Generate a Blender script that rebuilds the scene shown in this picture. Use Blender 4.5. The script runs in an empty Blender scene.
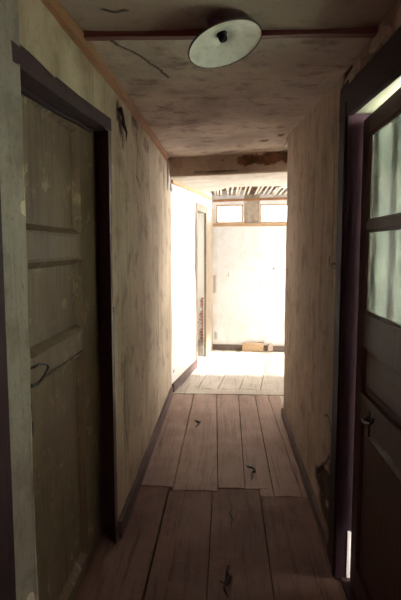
import bpy, math, random
from mathutils import Vector, Matrix, noise
random.seed(7)
C = bpy.context.scene.collection
sc = bpy.context.scene

# ------------------------------------------------------------------ helpers
def nz(x, y, z=0.0, s=1.0):
    return noise.noise(Vector((x*s, y*s, z*s)))

class MB:
    def __init__(self): self.v = []; self.f = []
    def add(self, vs, fs):
        b = len(self.v); self.v += [tuple(p) for p in vs]; self.f += [tuple(b+i for i in q) for q in fs]
        return self
    def box(self, x0, x1, y0, y1, z0, z1):
        vs = [(x, y, z) for z in (z0, z1) for y in (y0, y1) for x in (x0, x1)]
        return self.add(vs, [(0,2,3,1), (4,5,7,6), (0,1,5,4), (2,6,7,3), (0,4,6,2), (1,3,7,5)])
    def prism(self, pts, z0, z1):                       # vertical prism over a plan outline
        n = len(pts)
        vs = [(x, y, z0) for x, y in pts] + [(x, y, z1) for x, y in pts]
        fs = [tuple(range(n))[::-1], tuple(range(n, 2*n))] + [(i, (i+1) % n, n+(i+1) % n, n+i) for i in range(n)]
        return self.add(vs, fs)
    def rail(self, path, w, h, jit=0.0, up=Vector((0,0,1))):       # rectangular section swept along a path, slightly irregular
        vs = []; n = len(path)
        for i, p in enumerate(path):
            p = Vector(p); a = Vector(path[max(0, i-1)]); b = Vector(path[min(n-1, i+1)])
            t = (b-a).normalized(); s = t.cross(up).normalized(); u = s.cross(t).normalized()
            j = [1+jit*nz(p.x*9+k*5, p.y*9, p.z*9+k) for k in range(4)]
            vs += [p - s*w/2*j[0] - u*h/2*j[1], p + s*w/2*j[1] - u*h/2*j[2], p + s*w/2*j[2] + u*h/2*j[3], p - s*w/2*j[3] + u*h/2*j[0]]
        fs = []
        for i in range(n-1):
            for k in range(4):
                fs.append((4*i+k, 4*i+(k+1) % 4, 4*i+4+(k+1) % 4, 4*i+4+k))
        fs += [(3,2,1,0), tuple(4*(n-1)+k for k in range(4))]
        return self.add(vs, fs)
    def tube(self, path, r, n=8):
        vs = []; m = len(path); prev = None
        for i, p in enumerate(path):
            p = Vector(p); a = Vector(path[max(0, i-1)]); b = Vector(path[min(m-1, i+1)])
            t = (b-a).normalized()
            ref = prev if prev is not None else (Vector((0,0,1)) if abs(t.z) < .9 else Vector((1,0,0)))
            s = (ref - t*ref.dot(t)).normalized(); prev = s; u = t.cross(s)
            rr = r(i/(m-1)) if callable(r) else r
            vs += [p + (s*math.cos(2*math.pi*k/n) + u*math.sin(2*math.pi*k/n))*rr for k in range(n)]
        fs = [(n*i+k, n*i+(k+1) % n, n*i+n+(k+1) % n, n*i+n+k) for i in range(m-1) for k in range(n)]
        fs += [tuple(range(n))[::-1], tuple(n*(m-1)+k for k in range(n))]
        return self.add(vs, fs)
    def lathe(self, prof, n=48, M=Matrix.Identity(4)):
        vs = []
        for r, z in prof:
            vs += [M @ Vector((r*math.cos(2*math.pi*k/n), r*math.sin(2*math.pi*k/n), z)) for k in range(n)]
        fs = [(n*i+k, n*i+(k+1) % n, n*i+n+(k+1) % n, n*i+n+k) for i in range(len(prof)-1) for k in range(n)]
        return self.add(vs, fs)
    def build(self, name, mat, parent=None, kind=None, bevel=0, smooth=False, attrs=None):
        me = bpy.data.meshes.new(name); me.from_pydata([tuple(p) for p in self.v], [], self.f); me.update()
        if attrs:
            for k, vals in attrs.items():
                a = me.attributes.new(k, 'FLOAT', 'POINT'); a.data.foreach_set('value', vals)
        o = bpy.data.objects.new(name, me); C.objects.link(o); me.materials.append(mat)
        if parent is not None:
            o.parent = parent
            loc = Vector(parent.location)
            if loc.length > 0 and parent.type == 'EMPTY' and parent.parent is None:
                for v in me.vertices: v.co -= loc
        if kind: o['kind'] = kind
        if smooth: me.polygons.foreach_set('use_smooth', [True]*len(me.polygons))
        if bevel:
            m = o.modifiers.new('bevel', 'BEVEL'); m.width = bevel; m.segments = 2; m.limit_method = 'ANGLE'
        return o

def empty(name, loc=(0,0,0), kind=None, parent=None):
    o = bpy.data.objects.new(name, None); C.objects.link(o); o.location = loc; o.empty_display_size = .1
    if kind: o['kind'] = kind
    if parent: o.parent = parent
    return o
def tag(o, label, cat, group=None):
    o['label'] = label; o['category'] = cat
    if group: o['group'] = group
    return o

# ------------------------------------------------------------------ materials
class NT:
    def __init__(self, name):
        m = bpy.data.materials.new(name); m.use_nodes = True
        self.m = m; self.t = m.node_tree; self.b = self.t.nodes['Principled BSDF']; self.out = self.t.nodes['Material Output']
        self.co = self.n('ShaderNodeTexCoord').outputs['Object']
    def n(self, k, **kw):
        o = self.t.nodes.new(k)
        for a, b in kw.items(): setattr(o, a, b)
        return o
    def l(self, a, b): self.t.links.new(a, b)
    def map(self, scale, src=None):
        m = self.n('ShaderNodeMapping'); m.inputs['Scale'].default_value = scale; self.l(src or self.co, m.inputs['Vector']); return m.outputs[0]
    def noise(self, vec, s, d=4, rough=.6, dist=0):
        o = self.n('ShaderNodeTexNoise'); o.inputs['Scale'].default_value = s; o.inputs['Detail'].default_value = d
        o.inputs['Roughness'].default_value = rough; o.inputs['Distortion'].default_value = dist; self.l(vec, o.inputs['Vector']); return o.outputs['Fac']
    def ramp(self, f, lo, hi):
        o = self.n('ShaderNodeMapRange', interpolation_type='SMOOTHSTEP'); o.inputs[1].default_value = lo; o.inputs[2].default_value = hi; self.l(f, o.inputs[0]); return o.outputs[0]
    def math(self, op, a, b):
        o = self.n('ShaderNodeMath', operation=op)
        for i, q in enumerate((a, b)):
            if isinstance(q, (int, float)): o.inputs[i].default_value = q
            else: self.l(q, o.inputs[i])
        return o.outputs[0]
    def mix(self, f, a, b):
        o = self.n('ShaderNodeMix', data_type='RGBA')
        if isinstance(f, (int, float)): o.inputs[0].default_value = f
        else: self.l(f, o.inputs[0])
        for i, q in ((6, a), (7, b)):
            if isinstance(q, tuple): o.inputs[i].default_value = (*q, 1)
            else: self.l(q, o.inputs[i])
        return o.outputs[2]
    def attr(self, name): return self.n('ShaderNodeAttribute', attribute_name=name).outputs['Fac']
    def done(self, col, rough=.9, bump=None, bs=.3, bd=.01, spec=.2):
        if isinstance(col, tuple): self.b.inputs['Base Color'].default_value = (*col, 1)
        else: self.l(col, self.b.inputs['Base Color'])
        if isinstance(rough, (int, float)): self.b.inputs['Roughness'].default_value = rough
        else: self.l(rough, self.b.inputs['Roughness'])
        self.b.inputs['Specular IOR Level'].default_value = spec
        if bump is not None:
            o = self.n('ShaderNodeBump'); o.inputs['Strength'].default_value = bs; o.inputs['Distance'].default_value = bd
            self.l(bump, o.inputs['Height']); self.l(o.outputs[0], self.b.inputs['Normal'])
        return self.m

def plaster(name, a, b, dirt, streak=.5, blot=.5, bare=(.16,.09,.06), scale=1.0):
    t = NT(name)
    big = t.noise(t.co, 1.3*scale, 5, .62, .4)
    mid = t.noise(t.co, 6*scale, 6, .65, .2)
    fine = t.noise(t.co, 60, 4, .7)
    st = t.noise(t.map((14, 14, .9)), 1.0, 5, .7, .6)
    c = t.mix(t.ramp(big, .35, .65), a, b)
    c = t.mix(t.math('MULTIPLY', t.ramp(mid, .48, .72), blot), c, dirt)
    c = t.mix(t.math('MULTIPLY', t.ramp(st, .5, .75), streak), c, dirt)
    c = t.mix(t.math('MULTIPLY', t.ramp(fine, .5, .7), .4), c, dirt)
    spots = t.ramp(t.noise(t.map((1,1,.6)), 22, 2, .5), .70, .76)
    c = t.mix(t.math('MULTIPLY', spots, .5), c, bare)
    c = t.mix(t.attr('dirt'), c, dirt)
    bc = t.mix(t.ramp(mid, .4, .6), bare, tuple(q*.45 for q in bare))
    c = t.mix(t.attr('bare'), c, bc)
    c = t.mix(t.attr('crack'), c, (.03,.018,.015))
    h = t.math('ADD', t.math('MULTIPLY', mid, 1.0), t.math('MULTIPLY', fine, .25))
    h = t.math('SUBTRACT', h, t.math('MULTIPLY', t.attr('crack'), .6))
    return t.done(c, .92, h, .55, .012)

def wood(name, a, b, dark, axis='Z', rough=.6, wear=None, wearamt=.0, spec=.3, grain=1.0):
    t = NT(name)
    sc_ = {'X': (1.2, 22, 22), 'Y': (22, 1.2, 22), 'Z': (22, 22, 1.2)}[axis]
    g = t.noise(t.map(tuple(q*grain for q in sc_)), 1.6, 6, .65, .8)
    big = t.noise(t.co, 3.0, 4, .6, .3)
    fine = t.noise(t.map(tuple(q*3 for q in sc_)), 2.0, 3, .6)
    c = t.mix(t.ramp(big, .35, .68), a, b)
    c = t.mix(t.math('MULTIPLY', t.ramp(g, .5, .72), .75), c, dark)
    c = t.mix(t.math('MULTIPLY', t.ramp(fine, .55, .75), .4), c, dark)
    if wear:
        w = t.ramp(t.noise(t.co, 9, 6, .75, .5), .55, .68)
        c = t.mix(t.math('MULTIPLY', w, wearamt), c, wear)
    return t.done(c, rough, t.math('ADD', g, t.math('MULTIPLY', fine, .3)), .5, .006, spec)

def plain(name, col, rough=.6, metal=0, var=.25):
    t = NT(name)
    n_ = t.noise(t.co, 25, 5, .6)
    c = t.mix(t.ramp(n_, .4, .7), col, tuple(q*(1-var) for q in col))
    t.b.inputs['Metallic'].default_value = metal
    return t.done(c, rough, n_, .15, .003, .4)

def glass(name, tint, rough=.05, dirt=.12, ior=1.45):
    t = NT(name)
    tr = t.n('ShaderNodeBsdfTransparent'); tr.inputs[0].default_value = (*tint, 1)
    gl = t.n('ShaderNodeBsdfGlossy'); gl.inputs['Roughness'].default_value = rough
    df = t.n('ShaderNodeBsdfTranslucent'); df.inputs[0].default_value = (.75,.75,.7,1)
    fr = t.n('ShaderNodeFresnel'); fr.inputs[0].default_value = ior
    m1 = t.n('ShaderNodeMixShader'); m2 = t.n('ShaderNodeMixShader')
    t.l(fr.outputs[0], m1.inputs[0]); t.l(tr.outputs[0], m1.inputs[1]); t.l(gl.outputs[0], m1.inputs[2])
    t.l(t.math('MULTIPLY', t.ramp(t.noise(t.co, 8, 5, .7), .4, .75), dirt), m2.inputs[0])
    t.l(m1.outputs[0], m2.inputs[1]); t.l(df.outputs[0], m2.inputs[2]); t.l(m2.outputs[0], t.out.inputs[0])
    return t.m

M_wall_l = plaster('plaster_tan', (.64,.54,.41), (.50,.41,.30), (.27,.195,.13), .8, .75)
M_wall_lg = M_wall_l
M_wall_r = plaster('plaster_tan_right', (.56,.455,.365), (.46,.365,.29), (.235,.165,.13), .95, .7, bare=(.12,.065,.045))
M_white = plaster('plaster_white', (.83,.86,.88), (.80,.81,.81), (.62,.54,.43), .22, .22)
M_white2 = plaster('plaster_white_plain', (.88,.87,.83), (.84,.82,.77), (.6,.53,.42), .1, .1)
M_ceil = plaster('plaster_ceiling', (.60,.50,.425), (.44,.355,.30), (.23,.165,.14), .0, .95, scale=1.1)
M_ceil2 = plaster('plaster_ceiling_far', (.74,.68,.60), (.62,.55,.46), (.40,.31,.22), .0, .4)
M_beam = plaster('plaster_on_beam', (.52,.43,.34), (.42,.33,.26), (.25,.17,.12), .0, .6, bare=(.20,.10,.055))
M_post = plaster('old_grey_green_paint', (.33,.30,.25), (.25,.22,.18), (.13,.10,.08), .5, .55, bare=(.10,.06,.045))
M_floor = wood('floor_boards', (.40,.28,.235), (.31,.205,.17), (.14,.08,.065), 'Y', .62, (.40,.31,.24), .35, .25)
M_floor1 = wood('shade_toned_worn_floor_boards', (.255,.165,.135), (.19,.115,.095), (.08,.042,.034), 'Y', .7, (.33,.23,.19), .35, .15)  # near boards darkened in colour for the falloff of light towards the camera
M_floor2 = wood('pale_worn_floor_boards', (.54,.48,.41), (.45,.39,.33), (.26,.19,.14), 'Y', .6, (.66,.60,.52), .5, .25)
M_doorl = wood('olive_painted_wood', (.185,.13,.085), (.135,.093,.062), (.06,.037,.028), 'Z', .6, (.34,.265,.17), .8, .25)
M_frame = wood('dark_purple_brown_wood', (.048,.024,.030), (.034,.018,.023), (.015,.008,.010), 'Z', .7, (.08,.05,.055), .3, .15)
M_frameY = wood('dark_purple_brown_wood_level', (.055,.030,.035), (.04,.022,.026), (.018,.010,.012), 'Y', .7, (.09,.06,.06), .3, .15)
M_doorr = wood('dark_red_brown_wood', (.095,.050,.040), (.07,.036,.030), (.03,.015,.013), 'Z', .5, (.15,.10,.08), .3, .3)
M_trim = wood('orange_brown_wood', (.42,.22,.12), (.34,.17,.09), (.18,.08,.045), 'Y', .6, None, 0, .3)
M_batten = wood('dark_red_batten', (.17,.06,.045), (.13,.045,.035), (.06,.02,.018), 'X', .6, None, 0, .3)
M_pale = wood('pale_yellow_wood', (.66,.47,.27), (.56,.38,.21), (.36,.22,.12), 'Y', .6, (.75,.62,.42), .4, .25)
M_paleX = wood('pale_wood_level', (.60,.43,.27), (.50,.34,.20), (.30,.18,.10), 'X', .6, (.72,.60,.44), .4, .25)
M_paleZ = wood('tan_wood_upright', (.34,.27,.19), (.27,.21,.15), (.15,.11,.075), 'Z', .6, (.46,.39,.30), .4, .25)
M_lath = wood('whitened_lath', (.66,.58,.47), (.55,.46,.36), (.36,.27,.19), 'Y', .8, (.8,.76,.7), .6, .2)
M_base = wood('grey_brown_baseboard', (.14,.09,.08), (.10,.065,.058), (.05,.03,.028), 'Y', .6, (.22,.165,.14), .4, .25)
M_baseX = wood('grey_brown_baseboard_cross', (.22,.17,.15), (.16,.125,.11), (.08,.055,.045), 'X', .6, (.32,.27,.23), .4, .25)
M_dark = plain('dark_void', (.022,.013,.012), .95)
M_void = plain('brown_void_shade', (.16,.10,.07), .95)  # brown standing in for the darkness of the void above the laths
M_iron = plain('blackened_iron', (.025,.020,.020), .45, .6)
M_sliver = plain('light_sliver_white', (.75,.75,.74), .5)  # white standing in for a sliver of daylight
M_soffit = wood('pale_green_painted_soffit', (.26,.28,.17), (.21,.23,.14), (.12,.12,.08), 'Y', .5, None, 0, .3)
M_enamel = plain('white_enamel', (.66,.64,.60), .22, 0, .2)
M_enamel_out = plain('dark_enamel_outside', (.07,.045,.045), .4, 0, .3)
M_glass = glass('window_glass', (.97,.98,.98))
M_glass_old = glass('old_door_glass', (.95,.98,.96), .2, .05, 1.2)
M_brickw = NT('brick_behind_plaster')
def brick():
    t = M_brickw
    br = t.n('ShaderNodeTexBrick'); br.inputs['Scale'].default_value = 1; br.inputs['Brick Width'].default_value = .12
    br.inputs['Row Height'].default_value = .05; br.inputs['Mortar Size'].default_value = .008
    br.inputs['Color1'].default_value = (.55,.20,.13,1); br.inputs['Color2'].default_value = (.42,.14,.09,1); br.inputs['Mortar'].default_value = (.5,.42,.34,1)
    m = t.n('ShaderNodeMapping'); m.inputs['Rotation'].default_value = (math.pi/2, 0, 0); t.l(t.co, m.inputs[0]); t.l(m.outputs[0], br.inputs['Vector'])
    c = t.mix(t.attr('bare'), (.84,.81,.76), br.outputs['Color'])
    return t.done(c, .9, t.noise(t.co, 30), .4, .01)
M_brick = brick()

def curtain_mat():
    t = NT('thin_green_grey_curtain')
    n_ = t.noise(t.map((16, 16, 1.0)), 1.5, 5, .65, .5)
    f = t.noise(t.co, 12, 5, .7)
    c = t.mix(t.ramp(n_, .42, .68), (.60,.735,.595), (.43,.53,.43))
    c = t.mix(t.math('MULTIPLY', t.ramp(f, .55, .72), .5), c, (.36,.40,.30))
    d = t.n('ShaderNodeBsdfDiffuse'); tl = t.n('ShaderNodeBsdfTranslucent'); tr = t.n('ShaderNodeBsdfTransparent')
    tr.inputs[0].default_value = (.62,.80,.64,1)
    t.l(c, d.inputs[0]); t.l(c, tl.inputs[0])
    m1 = t.n('ShaderNodeMixShader'); m1.inputs[0].default_value = .72; t.l(d.outputs[0], m1.inputs[1]); t.l(tl.outputs[0], m1.inputs[2])
    m2 = t.n('ShaderNodeMixShader'); m2.inputs[0].default_value = .02; t.l(m1.outputs[0], m2.inputs[1]); t.l(tr.outputs[0], m2.inputs[2])
    t.l(m2.outputs[0], t.out.inputs[0])
    return t.m
M_curtain = curtain_mat()
t = NT('mauve_fill_tint'); q = t.n('ShaderNodeBsdfTranslucent'); q.inputs[0].default_value = (.34,.13,.18,1); t.l(q.outputs[0], t.out.inputs[0]); M_mauve = t.m  # tints the added fill light from behind the camera

# ------------------------------------------------------------------ sheets: plastered surfaces with relief, cracks and bare patches
def segd(p, a, b):
    ax, ay = a; bx, by = b; px, py = p
    dx, dy = bx-ax, by-ay; L = dx*dx+dy*dy or 1e-9
    t = max(0, min(1, ((px-ax)*dx+(py-ay)*dy)/L))
    return math.hypot(px-ax-t*dx, py-ay-t*dy)
def cracks_fn(lines):
    boxes = [(l, w, min(p[0] for p in l)-.04, max(p[0] for p in l)+.04, min(p[1] for p in l)-.04, max(p[1] for p in l)+.04) for l, w in lines]
    def f(u, v):
        r = 0
        for l, w, x0, x1, y0, y1 in boxes:
            if x0 < u < x1 and y0 < v < y1:
                jx = .006*nz(u, v, 3, 30); jy = .006*nz(u, v, 8, 30)
                d = min(segd((u+jx, v+jy), l[i], l[i+1]) for i in range(len(l)-1))
                r = max(r, max(0, 1 - max(0, d-w)/.008))
        return r
    return f
def patch_fn(pts):                                       # ragged blobs (centre u, v, radius u, radius v)
    def f(u, v):
        r = 0
        for cu, cv, ru, rv in pts:
            d = math.hypot((u-cu)/ru, (v-cv)/rv)
            if d < 1.6:
                d += .55*nz(u, v, 1, 14) + .3*nz(u, v, 5, 45)
                r = max(r, max(0, min(1, (1-d)/.12+.5)))
        return r
    return f
ZERO = lambda u, v: 0.0
def sheet(name, P, N, u0, u1, v0, v1, mat, res=.02, holes=(), crack=ZERO, bare=ZERO, dirt=ZERO, rough=.004, kind='structure', core=None, depth=.012, parent=None):
    """P(u,v) -> point on the surface, N the outward normal"""
    nu = max(1, round((u1-u0)/res)); nv = max(1, round((v1-v0)/res)); N = Vector(N)
    mb = MB(); A = []; B = []; D = []
    idx = {}
    def inh(u, v): return any(a+1e-4 < u < b-1e-4 and c+1e-4 < v < d-1e-4 for a, b, c, d in holes)
    def vert(i, j):
        if (i, j) in idx: return idx[i, j]
        u = u0+(u1-u0)*i/nu; v = v0+(v1-v0)*j/nv
        p = Vector(P(u, v)); bb = bare(u, v)
        p = p + N*(rough*1.6*nz(p.x, p.y, p.z, 2.1) + rough*.5*nz(p.x, p.y, p.z, 9) - depth*bb)
        idx[i, j] = len(mb.v); mb.v.append(tuple(p)); A.append(crack(u, v)); B.append(bb); D.append(dirt(u, v))
        return idx[i, j]
    for i in range(nu):
        for j in range(nv):
            uc = u0+(u1-u0)*(i+.5)/nu; vc = v0+(v1-v0)*(j+.5)/nv
            if inh(uc, vc): continue
            mb.f.append((vert(i, j), vert(i+1, j), vert(i+1, j+1), vert(i, j+1)))
    n0 = len(mb.v)
    if core:
        core(mb)
        k = len(mb.v)-n0; A += [0]*k; B += [0]*k; D += [0]*k
    o = mb.build(name, mat, parent, kind if parent is None else None, attrs={'crack': A, 'bare': B, 'dirt': D})
    sm = [True]*len(o.data.polygons)
    if core:
        for i, p in enumerate(o.data.polygons):
            if max(p.vertices) >= n0: sm[i] = False
    o.data.polygons.foreach_set('use_smooth', sm)
    return o

XL, XR = -.553, .52           # corridor walls
# ------------------------------------------------------------------ left wall
def wl_core(mb):
    mb.box(-.635, -.572, -1.5, 1.42, -.05, 2.55); mb.box(-.635, -.572, 2.60, 5.25, -.05, 2.55); mb.box(-.635, -.572, 1.42, 2.60, 2.09, 2.55)
cl = cracks_fn([([(3.24,2.27),(3.26,2.1),(3.24,1.94)], .0022), ([(3.22,1.93),(3.30,1.915),(3.36,1.87)], .003),
                ([(3.75,2.25),(3.72,2.08),(3.78,1.8)], .0018), ([(4.2,1.3),(4.25,1.0),(4.18,.7)], .001), ([(2.8,.9),(2.78,.6),(2.83,.35)], .001)])
bl = patch_fn([(2.70,2.19,.035,.07), (2.78,2.13,.05,.06), (2.83,2.08,.03,.07), (3.62,2.20,.10,.05), (3.2,2.25,.12,.03), (4.5,2.2,.13,.07), (4.7,2.1,.05,.12)])
def dl(u, v):
    r = .55*max(0, 1-max(0, v-.09)/.30)*(.6+.8*nz(u, v, 2, 7)) if v < .45 else 0
    if u < 2.9 and v > 1.9: r = max(r, .6*max(0, min(1, (2.9-u)/.4))*(.7+.6*nz(u, v, 4, 5)))
    if v > 2.15: r = max(r, .75*max(0, (v-2.15)/.12)*(.5+.9*nz(u, v, 6, 10)))
    if abs(u-4.15) < .25 and v > .3: r = max(r, .5*(1-abs(u-4.15)/.25)*max(0, .4+nz(u*2, v*.6, 3, 3)))
    return max(0, min(1, r))
blo = lambda u, v: bl(u, v)*(1 if u < 3.0 else .55)
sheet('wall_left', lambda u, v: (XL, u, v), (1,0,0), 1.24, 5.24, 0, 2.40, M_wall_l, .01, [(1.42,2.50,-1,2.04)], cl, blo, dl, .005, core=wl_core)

# ------------------------------------------------------------------ far left wall, turned slightly inwards, with a doorway
A0 = Vector((-.553, 5.24, 0)); A1 = Vector((-.20, 7.56, 0)); dv = (A1-A0); LA = dv.length; dA = dv/LA; nA = Vector((dA.y, -dA.x, 0))
def PA(u, v, off=0): q = A0 + dA*u + nA*off; return (q.x, q.y, v)
DU0, DU1, DZ = 1.24, 1.84, 1.98
def wa_core(mb):
    def seg(a, b, z0, z1): mb.prism([PA(a,0,-.02)[:2], PA(b,0,-.02)[:2], PA(b,0,-.13)[:2], PA(a,0,-.13)[:2]], z0, z1)
    seg(-.02, DU0, -.05, 2.5); seg(DU0, DU1, DZ, 2.5); mb.prism([PA(DU1,0,-.02)[:2], PA(LA+.1,0,-.02)[:2], PA(LA+.1,0,-.03)[:2], PA(DU1,0,-.03)[:2]], -.05, 2.5)
cf = cracks_fn([([(.4,1.9),(.42,1.5)], .001)])
sheet('wall_left_far', PA, nA, 0, LA, 0, 2.40, M_white, .02, [(DU0, DU1, -1, DZ)], cf, patch_fn([(.05,2.1,.03,.05), (.1,.2,.03,.02)]),
      lambda u, v: max(0, .5*(1-max(0, v-.1)/.15)) if v < .25 else 0, .006, core=wa_core)

# ------------------------------------------------------------------ right wall
def wr_core(mb):
    mb.box(.54, .62, 2.27, 4.56, -.05, 2.6); mb.box(.54, .62, -1.5, 1.30, -.05, 2.6); mb.box(.54, .62, 1.30, 2.27, 2.05, 2.6)
    mb.box(.52, .75, 4.50, 4.56, -.05, 2.6)
cr = cracks_fn([([(2.5,.52),(2.52,.47),(2.60,.40),(2.72,.33),(2.86,.24)], .004), ([(2.47,.60),(2.56,.66),(2.66,.63)], .001), ([(2.45,1.47),(2.52,1.42),(2.62,1.41)], .0015),
                ([(2.6,1.9),(2.62,1.6),(2.58,1.3)], .0009), ([(3.4,2.1),(3.42,1.8)], .0009)])
brt = patch_fn([(2.44,.17,.13,.15), (2.56,.27,.15,.10), (2.48,.38,.08,.08), (2.72,.23,.12,.07), (2.86,.20,.06,.05), (2.60,.13,.15,.07), (2.40,2.22,.05,.12), (2.36,2.25,.1,.05), (4.53,1.5,.02,.25), (4.54,.9,.015,.2), (4.53,.3,.03,.12)])
def dr(u, v):
    r = 0
    if v < .6: r = .6*max(0, 1-(v-.06)/.5)*(.5+1.0*nz(u, v, 2, 5))
    if u < 2.9: r = max(r, .45*max(0, (2.9-u)/.5)*(.6+.8*nz(u*1.5, v*.5, 6, 5)))
    return max(0, min(1, r))
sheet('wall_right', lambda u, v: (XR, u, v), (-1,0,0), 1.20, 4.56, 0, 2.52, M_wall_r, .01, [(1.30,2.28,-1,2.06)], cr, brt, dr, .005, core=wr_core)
# return of the right wall, round the corner
MB().box(.75, 2.2, 4.44, 4.56, -.05, 2.6).build('wall_right_return', M_white2, kind='structure')

MB().box(-.80, -.70, -1.6, 5.1, -.05, 2.6).build('added_light_seal_west', M_dark, kind='structure')  # unseen box added behind the left door to stop light leaking in
MB().box(.525, .72, 1.25, 2.30, -.034, .012).build('trim_20', M_frameY, kind='structure')
MB().box(.66, 4.6, -1.6, 4.43, 2.62, 2.70).build('trim_21', M_pale, kind='structure')  # unseen porch roof, added to keep the sun off the right door
# ------------------------------------------------------------------ end wall with two transom lights, and the space it closes
EY = lambda x: 7.53 - .10*x
def PE(u, v, off=0): return (u, EY(u)+off, v)
GL = [(-.14, .24), (.48, .94)]
GZ0, GZ1 = 1.84, 2.10
def we_core(mb):
    def seg(a, b, z0, z1): mb.prism([(a, EY(a)+.02), (b, EY(b)+.02), (b, EY(b)+.10), (a, EY(a)+.10)], z0, z1)
    seg(-.205, 2.2, -.05, GZ0); seg(-.205, 2.2, GZ1, 2.6); seg(-.205, -.14, GZ0, GZ1); seg(.24, .48, GZ0, GZ1); seg(.94, 2.2, GZ0, GZ1)
ce = cracks_fn([([(.68,1.20),(.685,1.17)], .001)])
be0 = patch_fn([(-.17,.95,.022,.16), (-.15,.2,.02,.06), (.5,.11,.05,.02)])
be = lambda u, v: max(.5*be0(u, v), .42+.25*nz(u, v, 2, 20) if (.25 < u < .47 and v > 1.83) else 0)
de = lambda u, v: max(.7*max(0, 1-abs(u+.17)/.06)*(.6+nz(u, v, 1, 6)), .6*max(0, 1-(v-.08)/.07)*(.6+nz(u, v, 1, 6)) if v < .15 else 0, 1.0 if (.25 < u < .47 and v > 1.83) else 0)
sheet('wall_north', PE, (0,-1,0), -.20, 2.2, 0, 2.42, M_white, .02, [(-.14,.24,GZ0,GZ1), (.48,.94,GZ0,GZ1)], ce, be, lambda u, v: max(0, min(1, de(u, v))), .004, core=we_core)
# east wall of the far landing with its window, and the back of the corridor
EX = 2.2
WY0, WY1, WZ0, WZ1 = 5.95, 7.35, .45, 2.25
m = MB(); m.box(EX, EX+.2, 4.4, WY0, -.05, 2.6); m.box(EX, EX+.2, WY1, 7.7, -.05, 2.6); m.box(EX, EX+.2, WY0, WY1, -.05, WZ0); m.box(EX, EX+.2, WY0, WY1, WZ1, 2.6)
m.build('wall_east', M_white2, kind='structure')
m = MB(); m.box(-.8, -.25, -1.6, -1.5, -.05, 2.6); m.box(.25, .8, -1.6, -1.5, -.05, 2.6); m.box(-.25, .25, -1.6, -1.5, -.05, .9); m.box(-.25, .25, -1.6, -1.5, 1.9, 2.6)
m.build('wall_south', M_wall_r, kind='structure')
w = empty('window_5', (0, -1.55, .9), 'structure')  # added window behind the camera, for a dim mauve fill
for a in (-.23, 0, .23): MB().box(a-.02, a+.02, -1.58, -1.54, .9, 1.9).build('window_frame', M_frame, w)
vs = [(-.25+.5*i/60, -1.52+.012*math.sin(i*1.1), z) for z in (.85, 1.95) for i in range(61)]
MB().add(vs, [(i, i+1, 62+i, 61+i) for i in range(60)]).build('window_curtain', M_mauve, w, smooth=True)
w = empty('window_3', (EX, 6.2, WZ0), 'structure')
m = MB()
for a in (WY0, (WY0+WY1)/2, WY1): m.box(EX+.06, EX+.12, a-.03, a+.03, WZ0, WZ1)
for a in (WZ0, (WZ0+WZ1)/2, WZ1): m.box(EX+.06, EX+.12, WY0, WY1, a-.03, a+.03)
m.build('window_frame', M_paleZ, w); MB().box(EX+.085, EX+.09, WY0, WY1, WZ0, WZ1).build('pane', M_glass, w)
# side room seen through the far doorway
SB = lambda x: 8.35
def side_core(mb):
    mb.box(-2.1, -.2, 8.37, 8.45, -.05, 2.6)
sheet('wall_side_room', lambda u, v: (u, 8.35, v), (0,-1,0), -2.1, -.26, 0, 2.42, M_brick, .02, [], ZERO,
      patch_fn([(-.33,.28,.09,.38)]), ZERO, .004, core=side_core)
m = MB(); m.box(-2.2, -2.1, 5.2, 6.3, -.05, 2.6); m.box(-2.2, -2.1, 7.5, 8.45, -.05, 2.6); m.box(-2.2, -2.1, 6.3, 7.5, -.05, 1.0); m.box(-2.2, -2.1, 6.3, 7.5, 1.9, 2.6)
m.build('wall_side_room_west', M_white2, kind='structure')
MB().box(-2.2, -.62, 5.1, 5.2, -.05, 2.6).build('wall_side_room_south', M_white2, kind='structure')
MB().box(-.27, -.17, 7.60, 8.45, -.05, 2.6).build('wall_side_room_east', M_white2, kind='structure')
w = empty('window_4', (-2.15, 6.9, .7), 'structure')
m = MB()
for a in (6.3, 6.9, 7.5): m.box(-2.18, -2.12, a-.02, a+.02, 1.0, 1.9)
for a in (1.0, 1.9): m.box(-2.18, -2.12, 6.3, 7.5, a-.03, a+.03)
m.build('window_frame', M_paleZ, w); MB().box(-2.155, -2.15, 6.3, 7.5, 1.0, 1.9).build('pane', M_glass, w)

# ------------------------------------------------------------------ ceilings
def lerp_tab(tab, y):
    if y <= tab[0][0]: return tab[0][1]
    for (a, b), (c, d) in zip(tab, tab[1:]):
        if y <= c: return b+(d-b)*(y-a)/(c-a)
    return tab[-1][1]
TL = [(-1.5,2.25), (1.65,2.264), (2.0,2.286), (2.6,2.302), (3.5,2.322), (5.2,2.335)]
TR = [(-1.5,2.25), (1.6,2.25), (2.3,2.262), (2.9,2.305), (4.5,2.43), (5.0,2.39), (5.3,2.37)]
def cz(x, y):
    t = (x-XL)/(XR-XL); return lerp_tab(TL, y)*(1-t) + lerp_tab(TR, y)*t
def ce_core(mb): mb.box(-.70, .70, -1.6, 5.05, 2.52, 2.6); mb.box(-.60, .60, -1.6, 1.0, 2.27, 2.5); mb.box(.5, 2.4, 4.4, 5.05, 2.56, 2.6)
cc = cracks_fn([([(-.455,2.02),(-.43,2.12),(-.36,2.22),(-.30,2.40),(-.27,2.52)], .0022), ([(-.40,1.75),(-.37,1.78),(-.33,1.76)], .005), ([(-.2,4.35),(-.17,4.37)], .006),
                ])
dc = lambda x, y: max(0, min(1, max(.9*max(0, 1-abs(math.hypot(x+.36, (y-3.2)*.6)-.28)/.10)*(.5+nz(x, y, 1, 6)), .6*max(0, nz(x, y, 9, 1.6)-.02)*2, .75*max(0, min(1, (2.0-y)/.05)))))
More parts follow.
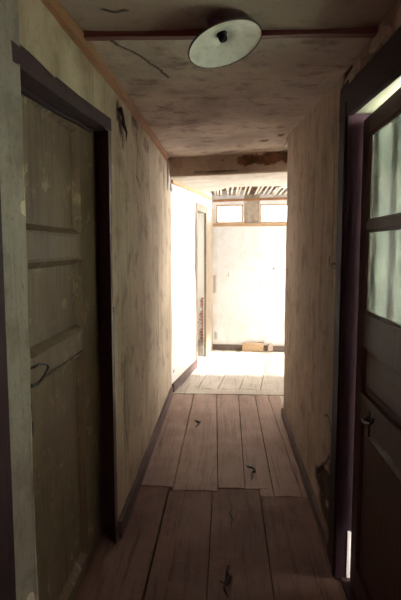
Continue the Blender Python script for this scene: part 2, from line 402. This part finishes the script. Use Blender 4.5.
sheet('ceiling', lambda u, v: (u, v, cz(u, v)), (0,0,-1), XL, XR+.002, 1.0, 5.06, M_ceil, .01, [], cc, patch_fn([(-.12,4.4,.035,.02), (.33,4.6,.05,.03), (.45,4.45,.03,.06), (.0,3.0,.015,.01)]), dc, .006, core=ce_core)
# strip of the same ceiling over the landing side of the corner
MB().box(.52, 2.3, 4.45, 5.1, 2.40, 2.5).build('ceiling_corner', M_ceil, kind='structure')
def cz2(x, y): return 2.165 + (x+.5)*.035 + (y-5.2)*.006
hx = lambda x, y: ((x-.28)/.62)**2 + ((y-7.42)/1.30)**2 + .28*nz(x, y, 3, 6) + .12*nz(x, y, 3, 22)
def far_ceiling():
    mb = MB(); idx = {}; nu, nv = 110, 96; x0, x1, y0, y1 = -.62, 2.22, 5.02, 7.62
    def vv(i, j):
        if (i, j) not in idx:
            x = x0+(x1-x0)*i/nu; y = y0+(y1-y0)*j/nv
            idx[i, j] = len(mb.v); mb.v.append((x, y, cz2(x, y)+.004*nz(x, y, 0, 4)))
        return idx[i, j]
    for i in range(nu):
        for j in range(nv):
            x = x0+(x1-x0)*(i+.5)/nu; y = y0+(y1-y0)*(j+.5)/nv
            if hx(x, y) > 1: mb.f.append((vv(i, j), vv(i, j+1), vv(i+1, j+1), vv(i+1, j)))
    o = mb.build('ceiling_far', M_ceil2, kind='structure', smooth=True)
    sd = o.modifiers.new('thick', 'SOLIDIFY'); sd.thickness = .014; sd.offset = -1
    return o
cfar = far_ceiling()
lm = MB(); x = -.38; k = 0
while x < 1.0:
    wv = .020+.006*random.random(); tw = random.uniform(-.03, .05)
    if k not in (14,):
        lm.rail([(x+tw*q, 5.85+1.70*q, 2.236+.012*nz(x, q, 2, 5)) for q in (0, .33, .66, 1)], wv, .008, .3)
    x += .047+.012*random.random(); k += 1
lm.build('exposed_lath', M_lath, cfar)
MB().box(-.62, 2.2, 5.12, 7.62, 2.30, 2.32).build('dark_boarding', M_void, cfar)
MB().box(-2.3, 2.5, 5.05, 8.5, 2.44, 2.6).build('ceiling_boarding', M_ceil2, kind='structure')
MB().box(-2.2, -.62, 5.1, 8.45, 2.40, 2.44).build('ceiling_side_room', M_white2, kind='structure')
# plastered cross beam
bpts = []
def beam():
    o = None
    # front and underside as one relief sheet
    def Pb(u, v):   # v: 0..0.17 front (down to up), below 0: underside
        zb = 2.163+(u+.5)*.050; zt = cz(u, 5.0)+.01
        if v >= 0: return (u, 5.0+.004*nz(u, v, 0, 6), zb+(zt-zb)*v/.18)
        return (u, 5.0-v, zb+.003*nz(u, v, 0, 8))
    bb = lambda u, v: max(0, min(1, (1.0-math.hypot((u-.42)/.36, (v-.12)/.055) + .5*nz(u, v, 1, 9) + .3*nz(u, v, 1, 30))/.12+.5))
    def core(mb): mb.box(-.64, 2.2, 5.02, 5.11, 2.21, 2.56)
    return sheet('trim_1', Pb, (0,-1,0), -.62, 2.2, -.12, .18, M_beam, .012, [], cracks_fn([([(-.3,.03),(.1,.02)], .001)]), bb,
                 lambda u, v: max(0, min(1, .5*nz(u, v, 4, 5)+.1)), .006, core=core, depth=.006)
beam()

# ------------------------------------------------------------------ floor
fb = MB()
def board(pts, gap=.0035, z=0.0, th=.03, cup=.003):
    """pts: quad in plan (x0,y0)(x1,y0)(x1',y1)(x0',y1), subdivided along its length"""
    (ax, ay), (bx, by), (cx, cy), (dx, dy) = pts
    n = 14; m_ = 4; vs = []
    sd = random.random()*50
    for i in range(n+1):
        t = i/n
        lx, ly = ax+(dx-ax)*t, ay+(dy-ay)*t; rx, ry = bx+(cx-bx)*t, by+(cy-by)*t
        for k in range(m_+1):
            s = k/m_; g = gap*(1 if k == 0 else -1 if k == m_ else 0)*(1+.5*nz(sd, t*8, k))
            zz = z + cup*(2*s-1)**2*nz(sd, t*3, 0) + .003*nz(sd, t*4, s*3)
            vs.append((lx+(rx-lx)*s+g, ly+(ry-ly)*s, zz - (.003 if k in (0, m_) else 0)))
    fs = [(i*(m_+1)+k, i*(m_+1)+k+1, (i+1)*(m_+1)+k+1, (i+1)*(m_+1)+k) for i in range(n) for k in range(m_)]
    nn = len(vs)
    rim = [k for k in range(m_+1)] + [i*(m_+1)+m_ for i in range(1, n+1)] + [n*(m_+1)+k for k in range(m_-1, -1, -1)] + [i*(m_+1) for i in range(n-1, 0, -1)]
    low = [(vs[r][0], vs[r][1], z-th) for r in rim]
    q = len(rim)
    fs += [(rim[(i+1) % q], rim[i], nn+i, nn+(i+1) % q) for i in range(q)]
    return vs+low, fs
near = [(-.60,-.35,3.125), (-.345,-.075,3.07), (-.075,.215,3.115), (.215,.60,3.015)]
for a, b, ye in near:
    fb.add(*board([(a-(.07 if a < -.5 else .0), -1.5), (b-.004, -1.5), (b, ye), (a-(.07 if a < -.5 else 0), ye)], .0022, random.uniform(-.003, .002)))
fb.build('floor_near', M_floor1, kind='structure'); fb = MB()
mid = [((-.60,-.325), (-.60,-.32), 3.133), ((-.325,-.043), (-.32,-.088), 3.078), ((-.043,.127), (-.088,.135), 3.123), ((.127,.30), (.135,.30), 3.123), ((.30,.47), (.30,.43), 3.023), ((.47,.60), (.43,.60), 3.023)]
for (a, b), (c, d), y0 in mid:
    fb.add(*board([(a, y0+.002), (b, y0+.002), (d, 5.19), (c, 5.19)], .003, random.uniform(-.003, .003)))
fb.add(*board([(.216,3.019),(.30,3.019),(.30,3.121),(.216,3.121)], .001))
fb.build('floor', M_floor, kind='structure')
f2 = MB()
f2.add(*board([(-.62,5.20), (2.25,5.18), (2.25,5.36), (-.62,5.40)], .001, .004, .03, .002))
xs = [-.9, -.62, -.40, -.20, .02, .25, .47, .72, .98, 1.25, 1.55, 1.9, 2.25]
for i in range(len(xs)-1):
    a, b = xs[i], xs[i+1]
    f2.add(*board([(a-.10, 5.405), (b-.10, 5.405), (b+.18, 7.62), (a+.18, 7.62)], .003, random.uniform(-.002, .003)))
f2.box(.55, 2.25, 4.50, 5.17, -.03, .0)
f2.box(-2.2, -.60, 5.1, 8.45, -.03, -.004); f2.box(-.62, -.2, 7.6, 8.45, -.03, -.004)
f2.build('floor_far', M_floor2, kind='structure')
MB().box(-2.4, 2.5, -1.7, 8.6, -.12, -.035).build('floor_underlay', M_dark, kind='structure')

# ------------------------------------------------------------------ trims and baseboards
tr = [(XL+.010, y, lerp_tab(TL, y)-.022+.004*nz(y, 1, 0, 3)) for y in [-1.4+.2*i for i in range(32)]]
MB().rail(tr, .036, .038, .25).build('trim_2', M_trim, kind='structure')
MB().rail([(x, 1.99-.055*(x+.55)+.006*nz(x, 0, 0, 6), cz(x, 2.02)-.009) for x in [XL-.01+.1*i for i in range(11)]+[XR+.01]], .036, .024, .3).build('trim_3', M_batten, kind='structure')
MB().rail([PA(u, cz2(A0.x+dA.x*u, 5.24+u)-.016, .014) for u in [0+.2*i for i in range(12)]], .026, .032, .2).build('trim_4', M_pale, kind='structure')
MB().rail([(x, EY(x)-.012, 2.155+.02*(x+.2)) for x in [-.19+.2*i for i in range(12)]], .024, .032, .2).build('trim_5', M_trim, kind='structure')
MB().rail([(x, EY(x)-.010, 1.815) for x in [-.19+.2*i for i in range(12)]], .022, .045, .2).build('trim_6', M_paleX, kind='structure')
# flaky plaster lump hanging where the trim meets the beam
lp = MB()
ring = []
for z, r in ((2.31,.020), (2.26,.026), (2.20,.022), (2.13,.030), (2.07,.016), (2.03,.004)):
    ring.append((z, r))
vs = []
for z, r in ring:
    for k in range(10):
        a = 2*math.pi*k/10; rr = r*(1+.4*nz(z*20, k, 0))
        vs.append((XL+.004+rr*.6*math.cos(a), 4.975+rr*1.3*math.sin(a), z))
fs = [(10*i+k, 10*i+(k+1) % 10, 10*i+10+(k+1) % 10, 10*i+10+k) for i in range(len(ring)-1) for k in range(10)]+[tuple(range(10))[::-1], tuple(50+k for k in range(10))]
lp.add(vs, fs).build('trim_7', M_white, kind='structure', smooth=True)
# baseboards
MB().rail([(XL+.012+.003*nz(y, 0, 0, 4), y, .045) for y in [2.53+.2*i for i in range(14)]], .024, .09, .15).build('baseboard_left', M_base, kind='structure')
MB().rail([PA(.0+.2*i, .045, .012) for i in range(7)], .024, .09, .15).build('baseboard_left_far', M_base, kind='structure')
MB().rail([(XR-.010+.003*nz(y, 5, 0, 4), y, .035) for y in [2.42+.2*i for i in range(11)]+[4.555]], .022, .07, .2).build('baseboard_right', M_base, kind='structure')
MB().rail([(x, EY(x)-.012, .04) for x in [-.19+.2*i for i in range(12)]], .024, .08, .15).build('baseboard_north', M_baseX, kind='structure')

# ------------------------------------------------------------------ transom windows
for n_, (a, b) in enumerate(GL):
    w = empty('window_%d' % (n_+1), ((a+b)/2, EY((a+b)/2), GZ0), 'structure')
    m = MB(); t_ = .022
    for (u0, u1, v0, v1) in ((a, b, GZ0, GZ0+t_), (a, b, GZ1-t_, GZ1), (a, a+t_, GZ0+t_, GZ1-t_), (b-t_, b, GZ0+t_, GZ1-t_)):
        m.prism([(u0, EY(u0)+.0), (u1, EY(u1)+.0), (u1, EY(u1)+.05), (u0, EY(u0)+.05)], v0, v1)
    m.build('window_frame', M_paleX, w)
    MB().prism([(a+.01, EY(a)+.028), (b-.01, EY(b)+.028), (b-.01, EY(b)+.032), (a+.01, EY(a)+.032)], GZ0+.01, GZ1-.01).build('pane', M_glass, w)

# ------------------------------------------------------------------ far doorway casing
d = empty('door_3', PA(DU0, 0), 'structure')
def prismA(mb, u0, u1, o0, o1, z0, z1): mb.prism([PA(u0,0,o0)[:2], PA(u1,0,o0)[:2], PA(u1,0,o1)[:2], PA(u0,0,o1)[:2]], z0, z1)
m = MB(); prismA(m, DU0-.05, DU0+.03, -.135, .012, 0, DZ+.06); m.build('door_frame', M_paleZ, d, bevel=.003)
m = MB(); prismA(m, DU1-.02, LA-.03, -.015, .016, 0, DZ+.06); m.build('door_frame', M_paleZ, d, bevel=.003)
m = MB(); prismA(m, DU0+.03, DU1-.03, -.135, .014, DZ-.03, DZ+.06); m.build('door_frame', M_paleZ, d, bevel=.003)

# ------------------------------------------------------------------ left door
def frustum_x(mb, y0, y1, z0, z1, xb, xt, ins):   # raised field: base at xb, top at xt inset by ins
    vs = [(xb,y0,z0),(xb,y1,z0),(xb,y1,z1),(xb,y0,z1),(xt,y0+ins,z0+ins),(xt,y1-ins,z0+ins),(xt,y1-ins,z1-ins),(xt,y0+ins,z1-ins)]
    mb.add(vs, [(4,5,6,7),(0,1,5,4),(1,2,6,5),(2,3,7,6),(3,0,4,7),(3,2,1,0)])
d = empty('door_1', (-.64, 1.95, 0), 'structure')
LX = -.640; PY0, PY1 = 1.44, 2.27
rows = [(.07, 1.040), (1.130, 1.455), (1.548, 2.015)]
m = MB(); T = -.685
m.box(T, LX, 1.30, PY0, .01, 2.20); m.box(T, LX, PY1, 2.66, .01, 2.20)
zz = [.01] + [q for r in rows for q in r] + [2.20]
for i in range(0, len(zz), 2): m.box(T, LX, PY0, PY1, zz[i], zz[i+1])
m.build('door_leaf', M_doorl, d, bevel=.003)
for z0, z1 in rows:
    p = MB().box(T+.002, LX-.022, PY0, PY1, z0, z1).build('panel', M_doorl, d)
    q = MB(); s = .030
    # sloping moulding round the panel
    for (a, b, c, e) in ((PY0, PY1, z0, z0+s), (PY0, PY1, z1-s, z1)):
        top = c == z1-s
        yb = [(LX+.006, c, ), ]
        prof = [(LX-.022, e if not top else c), (LX-.008, (c+e)/2+(.004 if not top else -.004)), (LX+.007, c+.006 if not top else e-.006), (LX+.007, c if not top else e), (LX-.022, c if not top else e)]
        vs = [(x, a, z) for x, z in prof]+[(x, b, z) for x, z in prof]; n = len(prof)
        q.add(vs, [tuple(range(n)), tuple(range(n, 2*n))[::-1]]+[(i, n+i, n+(i+1) % n, (i+1) % n) for i in range(n)])
    prof = [(LX-.022, PY1-s), (LX-.008, PY1-s/2-.004), (LX+.007, PY1-.006), (LX+.007, PY1), (LX-.022, PY1)]
    vs = [(x, y, z0) for x, y in prof]+[(x, y, z1) for x, y in prof]; n = len(prof)
    q.add(vs, [tuple(range(n)), tuple(range(n, 2*n))[::-1]]+[(i, n+i, n+(i+1) % n, (i+1) % n) for i in range(n)])
    ql = q.build('moulding', M_doorl, d)
    g_ = MB()
    g_.box(LX-.004, LX+.0078, PY0, PY1+.003, z0-.0035, z0+.001).box(LX-.004, LX+.0078, PY0, PY1+.003, z1-.001, z1+.0035).box(LX-.004, LX+.0078, PY1-.001, PY1+.0035, z0, z1)
    g_.box(LX-.022, LX-.016, PY0, PY1-s, z0+s-.002, z0+s+.003).box(LX-.022, LX-.016, PY0, PY1-s, z1-s-.003, z1-s+.002).box(LX-.022, LX-.016, PY1-s-.004, PY1-s+.001, z0+s, z1-s)
    g_.build('moulding_seam', M_dark, ql)
# bail handle: iron rod loop, hanging askew
hp = [(1.622,1.108), (1.635,1.113), (1.660,1.116), (1.700,1.108), (1.735,1.098), (1.752,1.090), (1.754,1.082), (1.742,1.074), (1.715,1.064), (1.681,1.055), (1.660,1.051), (1.640,1.051), (1.610,1.057), (1.575,1.067), (1.560,1.070)]
h = MB().tube([(-.640+.022-(.014 if i in (0, 14) else 0), y, z) for i, (y, z) in enumerate(hp)], .0042).build('door_handle', M_iron, d, smooth=True)
MB().tube([(LX-.005,1.635,1.112), (LX+.020,1.635,1.112)], .0045).tube([(LX-.005,1.575,1.067), (LX+.022,1.575,1.067)], .0045).build('handle_mount', M_iron, h)
MB().tube([(-.632,1.622,1.108), (-.630,1.59,1.088), (-.632,1.565,1.070)], .002).build('handle_wire', M_iron, h)
kh = MB(); kh.lathe([(0,.004), (.010,.003), (.012,0)], 14, Matrix.Translation((LX,1.635,.975)) @ Matrix.Rotation(math.pi/2, 4, 'Y'))
kh.lathe([(0,.005), (.013,.004), (.014,0)], 14, Matrix.Translation((LX,1.64,.90)) @ Matrix.Diagonal((1,1,1.9,1)) @ Matrix.Rotation(math.pi/2, 4, 'Y'))
kh.build('keyhole_plate', M_iron, d)
# frame round it
MB().prism([(-.552,2.474), (-.552,2.532), (-.575,2.55), (-.640,2.65), (-.640,2.585)], -.01, 2.09).build('door_frame', M_doorr, d)
MB().rail([(-.598, 1.36, 2.000), (-.598, 2.0, 2.037), (-.598, 2.535, 2.080)], .096, .058, .05).build('door_frame', M_frameY, d, bevel=.004)
MB().rail([(-.628, 1.40, 1.966), (-.628, 2.0, 2.002), (-.628, 2.465, 2.040)], .020, .016, .05).build('door_stop', M_frameY, d, bevel=.003)
# near post, grey-green
def pw(z): return 1.425+.010*nz(0, z, 0, 5)+.006*nz(0, z, 3, 17) - (.010 if z < 1.15 else 0)
pm = MB(); n = 60; vs = []
for i in range(n+1):
    z = 2.30*i/n; e = pw(z)
    vs += [(-.640, e+.004, z), (-.556, e, z), (-.550, e-.008, z), (-.550, 1.265+.003*nz(z, 0, 0, 8), z), (-.640, 1.25, z)]
fs = [(5*i+k, 5*i+(k+1) % 5, 5*i+5+(k+1) % 5, 5*i+5+k) for i in range(n) for k in range(5)]
po = pm.add(vs, fs); po = po.build('trim_8', M_post, kind='structure')
MB().box(-.640, -.545, 1.13, 1.252, 0, 2.05).build('trim_9', M_frame, kind='structure')

# ------------------------------------------------------------------ right door
d = empty('door_2', (.58, 1.78, 0), 'structure')
RX0, RX1 = .560, .586; RY0, RY1 = 1.325, 2.222; S0, S1 = 1.42, 2.130
ZG0, ZG1 = 1.235, 1.945
m = MB()
m.box(RX0, RX1, RY0, S0, .012, 2.015); m.box(RX0, RX1, S1, RY1, .24, 2.015); m.box(RX0, RX1, S1, 2.2185, .012, .24)
for a, b in ((.012,.13), (.79,.905), (1.095,ZG0), (1.568,1.600), (ZG1,2.015)): m.box(RX0, RX1, S0, S1, a, b)
m.build('door_leaf', M_doorr, d, bevel=.003)
for a, b in ((.13,.79), (.905,1.095)):
    p = MB(); p.box(RX0+.018, RX1-.006, S0, S1, a, b); frustum_x(p, S0+.02, S1-.02, a+.02, b-.02, RX0+.018, RX0+.007, .022)
    p.build('panel', M_doorr, d)
for a, b in ((ZG0,1.568), (1.600,ZG1)):
    MB().box(RX0+.012, RX0+.014, S0, S1, a, b).build('pane', M_glass_old, d)
    q = MB()
    for (y0, y1, z0, z1) in ((S0,S1,a,a+.012), (S0,S1,b-.012,b), (S1-.012,S1,a,b)): q.box(RX0+.005, RX0+.012, y0, y1, z0, z1)
    q.build('glazing_bead', M_doorr, d, bevel=.002)
# lever handle
hd = empty('door_handle', (0,0,0)); hd.parent = d; hd.location = Vector((RX0,2.03,.84))-Vector(d.location)
def sub(mb, name, mat, **k):
    o = mb.build(name, mat, None, **k); o.parent = hd
    for v in o.data.vertices: v.co -= Vector((RX0,2.03,.84))
    return o
hm = MB(); hm.box(RX0-.004, RX0+.002, 1.985, 2.012, .765, .865)
sub(hm, 'backplate', M_iron, bevel=.002)
lv = MB(); lv.tube([(RX0,2.0,.830), (RX0-.014,2.0,.830), (RX0-.024,1.995,.830), (RX0-.027,1.97,.831), (RX0-.027,1.93,.838), (RX0-.026,1.885,.852), (RX0-.024,1.868,.866), (RX0-.022,1.866,.880)], lambda t: .008-.0035*t, 10)
lv.lathe([(.020,0), (.019,.006), (.012,.010), (.009,.014)], 16, Matrix.Translation((RX0,2.0,.830)) @ Matrix.Rotation(-math.pi/2, 4, 'Y'))
sub(lv, 'lever', M_iron, smooth=True)
# frame: casing on the wall, jamb, head and pale soffit
fm = MB(); fm.box(.500, .520, 2.255, 2.405, 0, 2.19); fm.box(.494, .502, 2.262, 2.300, 0, 2.10); fm.build('door_frame', M_frame, d, bevel=.003)
MB().box(.502, .640, 2.242, 2.272, 0, 2.06).build('door_jamb', M_frame, d)
MB().box(.612, .640, 2.215, 2.2415, .27, 2.04).build('door_stop', M_frame, d)
MB().box(.550, .640, 2.2385, 2.2425, .015, .235).build('jamb_light_sliver', M_sliver, d)  # strip at the jamb foot, daylight sliver put in as white colour
hb = MB(); hb.rail([(.510, 1.2, 2.060), (.510, 1.7, 2.075), (.510, 2.405, 2.112)], .024, .125, .06); hb.build('door_frame', M_frameY, d, bevel=.003)
MB().prism([(.500,1.29), (.64,1.29), (.64,2.262), (.500,2.262)], 2.048, 2.062).build('door_soffit', M_soffit, d)
# broken plaster over the head
for (y0, z0, w_, h_, sdd) in ((2.20,2.19,.30,.055,1), (1.85,2.19,.22,.06,2), (1.55,2.17,.25,.07,3)):
    n = 18; o_ = []
    for k in range(n):
        a = 2*math.pi*k/n; rr = 1+.35*nz(math.cos(a)*2, math.sin(a)*2, sdd*7)
        o_.append((y0+w_/2*math.cos(a)*rr, z0+h_/2*math.sin(a)*rr))
    vs = [(.530, y, z) for y, z in o_]+[(.503, y0+(y-y0)*.93, z0+(z-z0)*.9) for y, z in o_]
    MB().add(vs, [tuple(range(n, 2*n))]+[(i, (i+1) % n, n+(i+1) % n, n+i) for i in range(n)]).build('trim_%d' % (9+sdd), M_wall_r, kind='structure')
# curtain hanging behind the glass and the wooden bars outside
cu = MB(); ny, nzv = 220, 26; vs = []
for j in range(nzv+1):
    for i in range(ny+1):
        y = 1.36+(2.215-1.36)*i/ny; tz = j/nzv
        ph = y*62+1.2*nz(y, 0, 0, 4)+.5*nz(y, tz*2, 0, 3)
        top = 1.955-.020*abs(math.sin(y*31))
        z = 1.17+(top-1.17)*tz
        vs.append((.594+.0045*math.sin(ph)+.0018*math.sin(ph*2.3+tz), y+.004*math.cos(ph*2), z))
fs = [((ny+1)*j+i, (ny+1)*j+i+1, (ny+1)*(j+1)+i+1, (ny+1)*(j+1)+i) for j in range(nzv) for i in range(ny)]
co = cu.add(vs, fs).build('curtain', M_curtain, smooth=True)
tag(co, 'thin grey-green curtain hanging in folds behind the glass of the right door', 'curtain')
MB().tube([(.600,1.34,1.963), (.600,1.8,1.958), (.600,2.220,1.963)], .003).build('curtain_wire', M_iron, co)
g = empty('window_bars', (.618, 1.78, 1.15)); tag(g, 'dark upright bars outside the curtained glass of the right door', 'window bars')
for y in (2.085, 1.865, 1.65, 1.43):
    if y < 2.23: MB().box(.603, .613, y-.030, y+.030, 1.12, 2.0).build('bar', M_doorr, g)
for z in (1.14, 1.965): MB().box(.613, .625, 1.34, 2.20, z, z+.025).build('cross_bar', M_doorr, g)

# ------------------------------------------------------------------ ceiling lamp
LC = Vector((-.008, 1.86, 2.192))
L = empty('ceiling_lamp', LC); tag(L, 'round white enamel lamp shade hanging tilted under the ceiling batten', 'lamp')
nrm = Vector((.27, -.20, -.94)).normalized(); zax = -nrm
xax = Vector((1,0,0)); xax = (xax-zax*xax.dot(zax)).normalized(); yax = zax.cross(xax)
R = Matrix((xax, yax, zax)).transposed().to_4x4(); TM = Matrix.Translation(LC) @ R
Rr = .129
inner = [(.020,.036), (.030,.034), (.034,.026), (.060,.020), (.090,.010), (.112,.002), (Rr-.003,-.004)]
outer = [(Rr,-.006), (Rr+.001,-.002), (.113,.007), (.090,.015), (.060,.025), (.036,.031), (.033,.040), (.022,.044)]
MB().lathe(inner+[(Rr,-.006)], 64, TM).build('lamp_shade', M_enamel, L, smooth=True)
ou = MB().lathe(outer, 64, TM).build('shade_top', M_enamel_out, L, smooth=True)
MB().lathe([(Rr-.002,-.008), (Rr+.002,-.006), (Rr+.002,-.003), (Rr-.002,-.003), (Rr-.002,-.008)], 64, TM).build('rim', M_enamel_out, L, smooth=True)
MB().lathe([(0,.012), (.008,.010), (.0135,.012), (.0155,.018), (.0155,.040), (.021,.044), (.021,.060), (.014,.066), (0,.066)], 28, TM).build('lamp_holder', M_iron, L, smooth=True)
tp = TM @ Vector((0,0,.066)); cb = Vector((tp.x-.01, tp.y+.01, cz(tp.x, tp.y)-.004))
MB().tube([tp, tp+Vector((0,0,.012)), (tp+cb)/2+Vector((.004,0,0)), cb], .004).build('cord', M_iron, L)
MB().lathe([(0,-.030), (.020,-.028), (.034,-.018), (.038,0)], 28, Matrix.Translation(cb+Vector((0,0,.006)))).build('ceiling_rose', M_enamel_out, L, smooth=True)

# ------------------------------------------------------------------ loose bits
def chunk(mb, c, sx, sy, sz, rz, sd):
    M_ = Matrix.Translation(c) @ Matrix.Rotation(rz, 4, 'Z')
    vs = []
    for (x, y, z) in [(x, y, z) for z in (0, 1) for y in (-.5, .5) for x in (-.5, -.17, .17, .5)]:
        vs.append(M_ @ Vector((x*sx*(1+.15*nz(x*3, y*3, sd)), y*sy*(1+.3*nz(x*5, y, sd+3)), z*sz*(1+.4*nz(x*4, y*4, sd+9)))))
    fs = [(0,4,5,1),(1,5,6,2),(2,6,7,3),(8,9,13,12),(9,10,14,13),(10,11,15,14),(0,1,9,8),(1,2,10,9),(2,3,11,10),(4,12,13,5),(5,13,14,6),(6,14,15,7),(0,8,12,4),(3,7,15,11)]
    mb.add(vs, fs)
bk = MB(); chunk(bk, Vector((.40, EY(.40)-.052, .0035)), .30, .05, .115, -.10, 3)
tag(bk.build('wood_block', M_paleX, bevel=.003), 'orange-brown wood block leaning at the foot of the bright end wall', 'wood')
bk = MB(); chunk(bk, Vector((.645, EY(.645)-.04, .0035)), .07, .03, .10, .2, 8)
tag(bk.build('plaster_lump', M_beam, bevel=.003), 'small grey plaster lump at the end wall, right of the wood block', 'rubble')
def scrap(name, pts, r, label, cat='scrap'):
    o = MB().tube([(x, y, z+.006) for x, y, z in pts], lambda t: r*(1.2-abs(2*t-1)*.8)*(1+.4*math.sin(t*23)), 6).build(name, M_iron)
    return tag(o, label, cat, 'dark scraps on the floorboards')
scrap('dark_scrap', [(-.245,4.20,0), (-.225,4.24,.006), (-.215,4.29,.012), (-.232,4.33,.004), (-.255,4.33,.01), (-.250,4.29,.018), (-.225,4.26,.016), (-.205,4.31,.008)], .0075,
      'small dark curled scrap on the left floorboards beyond the cross joint')
scrap('dark_scrap', [(.147,3.46,0), (.152,3.43,.002), (.185,3.41,.004), (.198,3.385,.002), (.196,3.36,0), (.178,3.34,0), (.180,3.28,.002), (.172,3.24,0)], .0075,
      'dark angular scrap lying across a floorboard seam in mid-corridor')
scrap('dark_scrap', [(.035,2.92,0), (.045,2.87,.001), (.030,2.80,.001), (.044,2.74,.001), (.036,2.68,.001), (.040,2.62,0)], .0035,
      'long thin dark splinter on the near middle floorboard')
scrap('dark_scrap', [(-.02,2.20,0), (.01,2.17,.004), (.025,2.22,.006), (.012,2.27,.002), (.02,2.31,0), (.0,2.14,.002), (.018,2.09,0)], .007,
      'dark crumpled scrap nearest the camera on the middle floorboard')
hk = MB().tube([(XR-.004,2.455,1.405), (XR-.012,2.47,1.400), (XR-.016,2.51,1.402), (XR-.016,2.56,1.412), (XR-.010,2.60,1.430), (XR-.008,2.60,1.455)], .0020, 6).build('wire_hook', M_iron)
tag(hk, 'thin bent wire sticking out of the right wall beside the door casing', 'wire')
fl = MB().tube([(XL+.010,2.70,2.20), (XL+.022,2.73,2.165), (XL+.016,2.76,2.14), (XL+.026,2.80,2.10), (XL+.014,2.84,2.06)], lambda t: .013*(1.1-t)*(1+.5*math.sin(t*17)), 7).build('loose_flake', M_frame)
tag(fl, 'dark torn flake hanging from the left wall above the left door corner', 'flake')

# ------------------------------------------------------------------ light
W = bpy.data.worlds.new('sky'); sc.world = W; W.use_nodes = True
bg = W.node_tree.nodes['Background']; bg.inputs[0].default_value = (1.0,.965,.93,1); bg.inputs[1].default_value = 15.0
def portal(loc, rot, sx, sy):
    l = bpy.data.lights.new('daylight_portal', 'AREA'); l.shape = 'RECTANGLE'; l.size = sx; l.size_y = sy
    o = bpy.data.objects.new('daylight_portal', l); C.objects.link(o); o.location = loc; o.rotation_euler = rot
    l.cycles.is_portal = True
portal((EX+.22, (WY0+WY1)/2, (WZ0+WZ1)/2), (0, math.pi/2, 0), WZ1-WZ0, WY1-WY0)
portal((-2.22, 6.9, 1.45), (0, -math.pi/2, 0), .9, 1.2)
portal((0, -1.62, 1.4), (-math.pi/2, 0, 0), .5, 1.0)
portal((.72, 1.78, 1.60), (0, math.pi/2, 0), .9, .95)
s = bpy.data.lights.new('sun', 'SUN'); s.energy = 15; s.angle = math.radians(4); s.color = (1,.98,.95)
so = bpy.data.objects.new('sun', s); C.objects.link(so)
so.rotation_euler = Vector((-.80, .02, -.62)).to_track_quat('-Z', 'Y').to_euler()

# ------------------------------------------------------------------ camera
f = 520.0; pitch = math.atan(53/f); yaw = math.atan(25.5/f*math.cos(pitch))
cam = bpy.data.cameras.new('camera'); cam.sensor_fit = 'VERTICAL'; cam.sensor_height = 24; cam.lens = f/600*24; cam.clip_start = .02
co = bpy.data.objects.new('camera', cam); C.objects.link(co); co.location = (0,0,1.5)
co.rotation_euler = (math.pi/2-pitch, 0, yaw); sc.camera = co
sc.view_settings.view_transform = 'Standard'; sc.view_settings.look = 'None'; sc.view_settings.gamma = 1
sc.view_settings.exposure = .65
sc.cycles.max_bounces = 12; sc.cycles.diffuse_bounces = 8; sc.cycles.transparent_max_bounces = 12
sc.cycles.sample_clamp_indirect = 8
